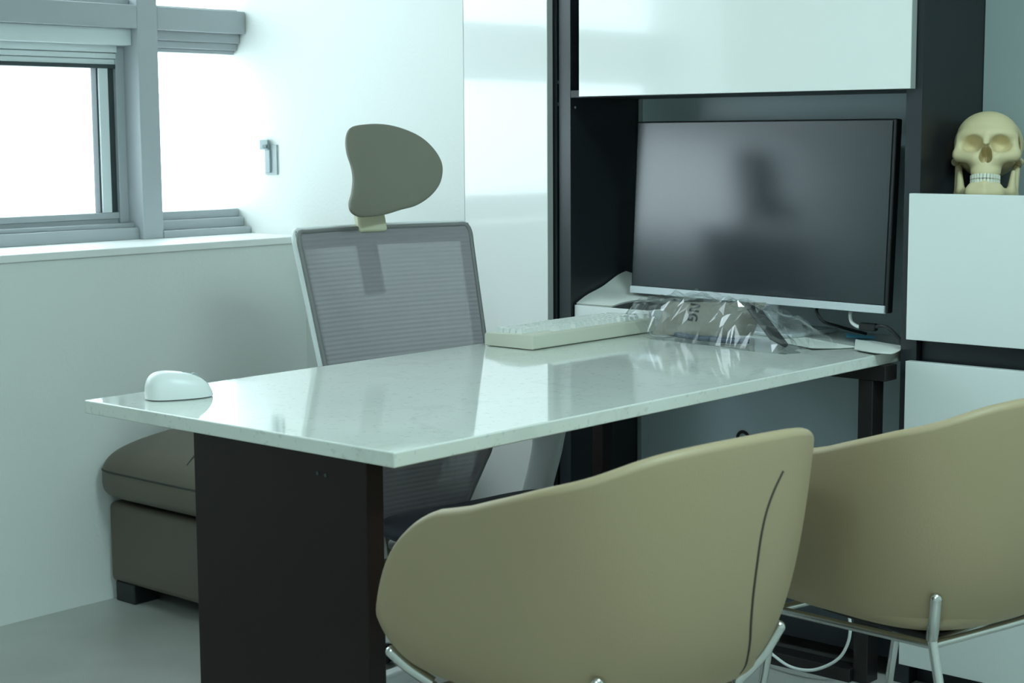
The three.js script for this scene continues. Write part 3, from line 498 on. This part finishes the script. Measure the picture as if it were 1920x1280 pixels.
{ // cords
  const t = thing('power_cable', 'black power cable with a white lead below the monitor', 'cable', [1.75, 0.73, -0.1]);
  const P = (x, y, z) => V(x - 1.75, y - 0.73, z + 0.1);
  part('lead', tube([P(1.711, 0.806, -0.115), P(1.711, 0.795, -0.105), P(1.717, 0.778, -0.10), P(1.730, 0.769, -0.10), P(1.744, 0.767, -0.10)], 0.0042, 30, 8), M.cableWhite, t, 'white lead');
  part('plug', [(() => { const g = new RoundedBoxGeometry(0.042, 0.017, 0.017, 3, 0.004); g.translate(...P(1.760, 0.769, -0.10).toArray()); return g; })()], M.rubber, t);
  part('cord', tube([P(1.780, 0.770, -0.10), P(1.805, 0.777, -0.07), P(1.827, 0.777, -0.06), P(1.842, 0.768, -0.06), P(1.864, 0.748, -0.058), P(1.874, 0.72, -0.056), P(1.876, 0.60, -0.06), P(1.874, 0.30, -0.06), P(1.86, 0.115, -0.08)], 0.0042, 70, 8), M.rubber, t);
  part('cord', tube([P(1.622, 0.806, -0.115), P(1.626, 0.797, -0.10), P(1.634, 0.785, -0.098), P(1.644, 0.774, -0.10), P(1.662, 0.757, -0.15), P(1.675, 0.7345, -0.24)], 0.0036, 30, 8), M.rubber, t);
  const w = obj('hanging_cable', tube([V(1.842, 0.40, 0.041), V(1.842, 0.39, 0.055), V(1.836, 0.34, 0.085), V(1.834, 0.18, 0.09), V(1.838, 0.134, 0.09), V(1.833, 0.104, 0.09), V(1.814, 0.068, 0.09), V(1.775, 0.038, 0.09), V(1.735, 0.022, 0.09), V(1.687, 0.021, 0.09), V(1.644, 0.038, 0.09), V(1.615, 0.062, 0.10), V(1.59, 0.075, 0.14), V(1.56, 0.05, 0.22), V(1.53, 0.006, 0.33), V(1.45, 0.004, 0.46)], 0.0036, 160, 8), M.cableWhite, scene);
  tag(w, 'thin white cable hanging in a loop under the desk', 'cable');
}
{ // wall bracket in the window reveal
  const t = thing('wall_bracket', 'small pale grey holder on the white wall beside the window', 'holder', [-0.147, 1.133, 0.0]);
  part('back_plate', bx(-0.012, 0.040, -0.046, 0.040, 0.0, 0.005, 0.001), std([0.40, 0.45, 0.46], 0.5), t);
  part('channel', bx(-0.006, 0.016, -0.040, 0.026, 0.004, 0.011, 0.002), std([0.34, 0.40, 0.41], 0.5), t);
  part('clip', [bx(-0.024, 0.012, 0.026, 0.054, 0.004, 0.014, 0.002)], std([0.28, 0.34, 0.35], 0.5), t);
  part('knob', [bx(-0.006, 0.012, 0.030, 0.040, 0.014, 0.019, 0.002)], std([0.12, 0.17, 0.17], 0.5), t);
}

// ---------------------------------------------------------------- skull on the drawer cabinet
{
  const t = thing('skull', 'cream model human skull on the white drawer cabinet', 'skull', [2.004, 1.028, -0.155], 0);
  t.rotation.y = 0.40; t.scale.setScalar(1.04); // faces the room, own +z is its face
  // the head is tipped back: own axes of the field are turned about x
  const tip = -0.25, ct = Math.cos(tip), st = Math.sin(tip);
  const smin = (a, b, k) => { const h = clamp(0.5 + 0.5 * (b - a) / k, 0, 1); return b + (a - b) * h - k * h * (1 - h); };
  const smax = (a, b, k) => -smin(-a, -b, k);
  const ell = (x, y, z, cx, cy, cz, a, b, c) => (Math.hypot((x - cx) / a, (y - cy) / b, (z - cz) / c) - 1) * Math.min(a, b, c);
  const cap = (x, y, z, A, B, r0, r1) => { const dx = B[0] - A[0], dy = B[1] - A[1], dz = B[2] - A[2], q = clamp(((x - A[0]) * dx + (y - A[1]) * dy + (z - A[2]) * dz) / (dx * dx + dy * dy + dz * dz), 0, 1); return Math.hypot(x - A[0] - dx * q, y - A[1] - dy * q, z - A[2] - dz * q) - (r0 + (r1 - r0) * q); };
  const field = (X, y, z) => {
    const x = Math.abs(X);
    let d = ell(x, y, z, 0, 0.138, -0.028, 0.070, 0.066, 0.088);                 // braincase
    d = smin(d, ell(x, y, z, 0, 0.148, 0.028, 0.054, 0.044, 0.036), 0.02);         // forehead
    d = smin(d, cap(x, y, z, [0, 0.141, 0.063], [0.044, 0.143, 0.048], 0.009, 0.0085), 0.012);  // brow
    d = smin(d, cap(x, y, z, [0.053, 0.139, 0.042], [0.056, 0.108, 0.040], 0.0075, 0.009), 0.008); // outer orbit
    d = smin(d, cap(x, y, z, [0.054, 0.100, 0.042], [0.022, 0.092, 0.060], 0.0125, 0.012), 0.010);  // cheek
    d = smin(d, cap(x, y, z, [0.055, 0.100, 0.040], [0.064, 0.098, -0.005], 0.0090, 0.0060), 0.006); // zygomatic arch
    d = smin(d, cap(x, y, z, [0.064, 0.098, -0.005], [0.058, 0.102, -0.050], 0.0060, 0.009), 0.010);
    d = smin(d, ell(x, y, z, 0, 0.082, 0.044, 0.032, 0.032, 0.028), 0.012);        // upper jaw
    d = smin(d, cap(x, y, z, [0, 0.134, 0.063], [0.002, 0.117, 0.073], 0.0075, 0.006), 0.008); // nasal bones
    d = smin(d, ell(x, y, z, 0, 0.062, 0.050, 0.029, 0.015, 0.022), 0.006);        // tooth ridge
    d = smax(d, -ell(x, y, z, 0.0285, 0.1205, 0.066, 0.0200, 0.0172, 0.036), 0.005); // orbits
    d = smax(d, -ell(x, y, z, 0.004, 0.098, 0.078, 0.0075, 0.0185, 0.055), 0.003);  // nasal opening
    d = smax(d, -ell(x, y, z, 0.0070, 0.090, 0.078, 0.0055, 0.0085, 0.050), 0.003);
    d = smax(d, -ell(x, y, z, 0.054, 0.125, 0.004, 0.010, 0.020, 0.026), 0.010);   // temple hollow
    d = smax(d, -ell(x, y, z, 0.058, 0.070, 0.010, 0.0175, 0.023, 0.026), 0.006);
    return d;
  };
  const jaw = (X, y, z) => {
    const x = Math.abs(X);
    let d = cap(x, y, z, [0, 0.016, 0.064], [0.024, 0.019, 0.054], 0.0145, 0.0135);
    d = smin(d, cap(x, y, z, [0.021, 0.031, 0.056], [0, 0.033, 0.065], 0.012, 0.012), 0.008);
    d = smin(d, cap(x, y, z, [0.024, 0.021, 0.052], [0.052, 0.026, 0.004], 0.0140, 0.0105), 0.008);
    d = smin(d, cap(x, y, z, [0.052, 0.028, 0.002], [0.058, 0.088, -0.016], 0.0115, 0.0070), 0.008);
    d = smin(d, cap(x, y, z, [0.050, 0.034, 0.016], [0.053, 0.072, 0.012], 0.009, 0.005), 0.008);
    return d;
  };
  const march = (f, res, c, half) => {
    const mc = new MarchingCubes(res, new THREE.MeshBasicMaterial(), false, false, 200000); mc.isolation = 0; const hs = res / 2;
    for (let k = 0; k < res; k++) for (let j = 0; j < res; j++) for (let i = 0; i < res; i++) mc.field[i + j * res + k * res * res] = -f(c[0] + (i - hs) / hs * half, c[1] + (j - hs) / hs * half, c[2] + (k - hs) / hs * half);
    mc.update(); const n = mc.count, pos = new Float32Array(mc.positionArray.subarray(0, n * 3)); for (let i = 0; i < n; i++) for (let a = 0; a < 3; a++) pos[i * 3 + a] = c[a] + pos[i * 3 + a] * half;
    let g = new THREE.BufferGeometry(); g.setAttribute('position', new THREE.BufferAttribute(pos, 3)); g = mergeVertices(g, 1e-5); const p = g.attributes.position, nn = new Float32Array(p.count * 3), e = 6e-4;
    for (let i = 0; i < p.count; i++) { const x = p.getX(i), y = p.getY(i), z = p.getZ(i), v = V(f(x + e, y, z) - f(x - e, y, z), f(x, y + e, z) - f(x, y - e, z), f(x, y, z + e) - f(x, y, z - e)).normalize(); nn.set(v.toArray(), i * 3); }
    g.setAttribute('normal', new THREE.BufferAttribute(nn, 3)); return g;
  };
  const settle = g => { g.translate(0, -0.006, 0); g.rotateX(tip); g.translate(0, 0.014, 0); return g; };
  part('cranium', settle(march(field, 100, [0, 0.12, -0.015], 0.122)), M.bone, t);
  part('jaw', settle(march(jaw, 84, [0, 0.05, 0.025], 0.08)), M.bone, t, 'lower jaw');
  for (const [y, up] of [[0.0515, 1], [0.0415, 0]]) for (let i = -5; i <= 5; i++) { const a = i / 5 * 1.15, r = 0.029, g = new RoundedBoxGeometry(0.0064, 0.0105, 0.006, 2, 0.0018); g.rotateY(a); g.translate(Math.sin(a) * r, y, 0.042 + Math.cos(a) * r * (up ? 1.05 : 0.98)); part('tooth', settle(g), M.tooth, t); }
}

setShadow(scene);
renderer.render(scene, camera);
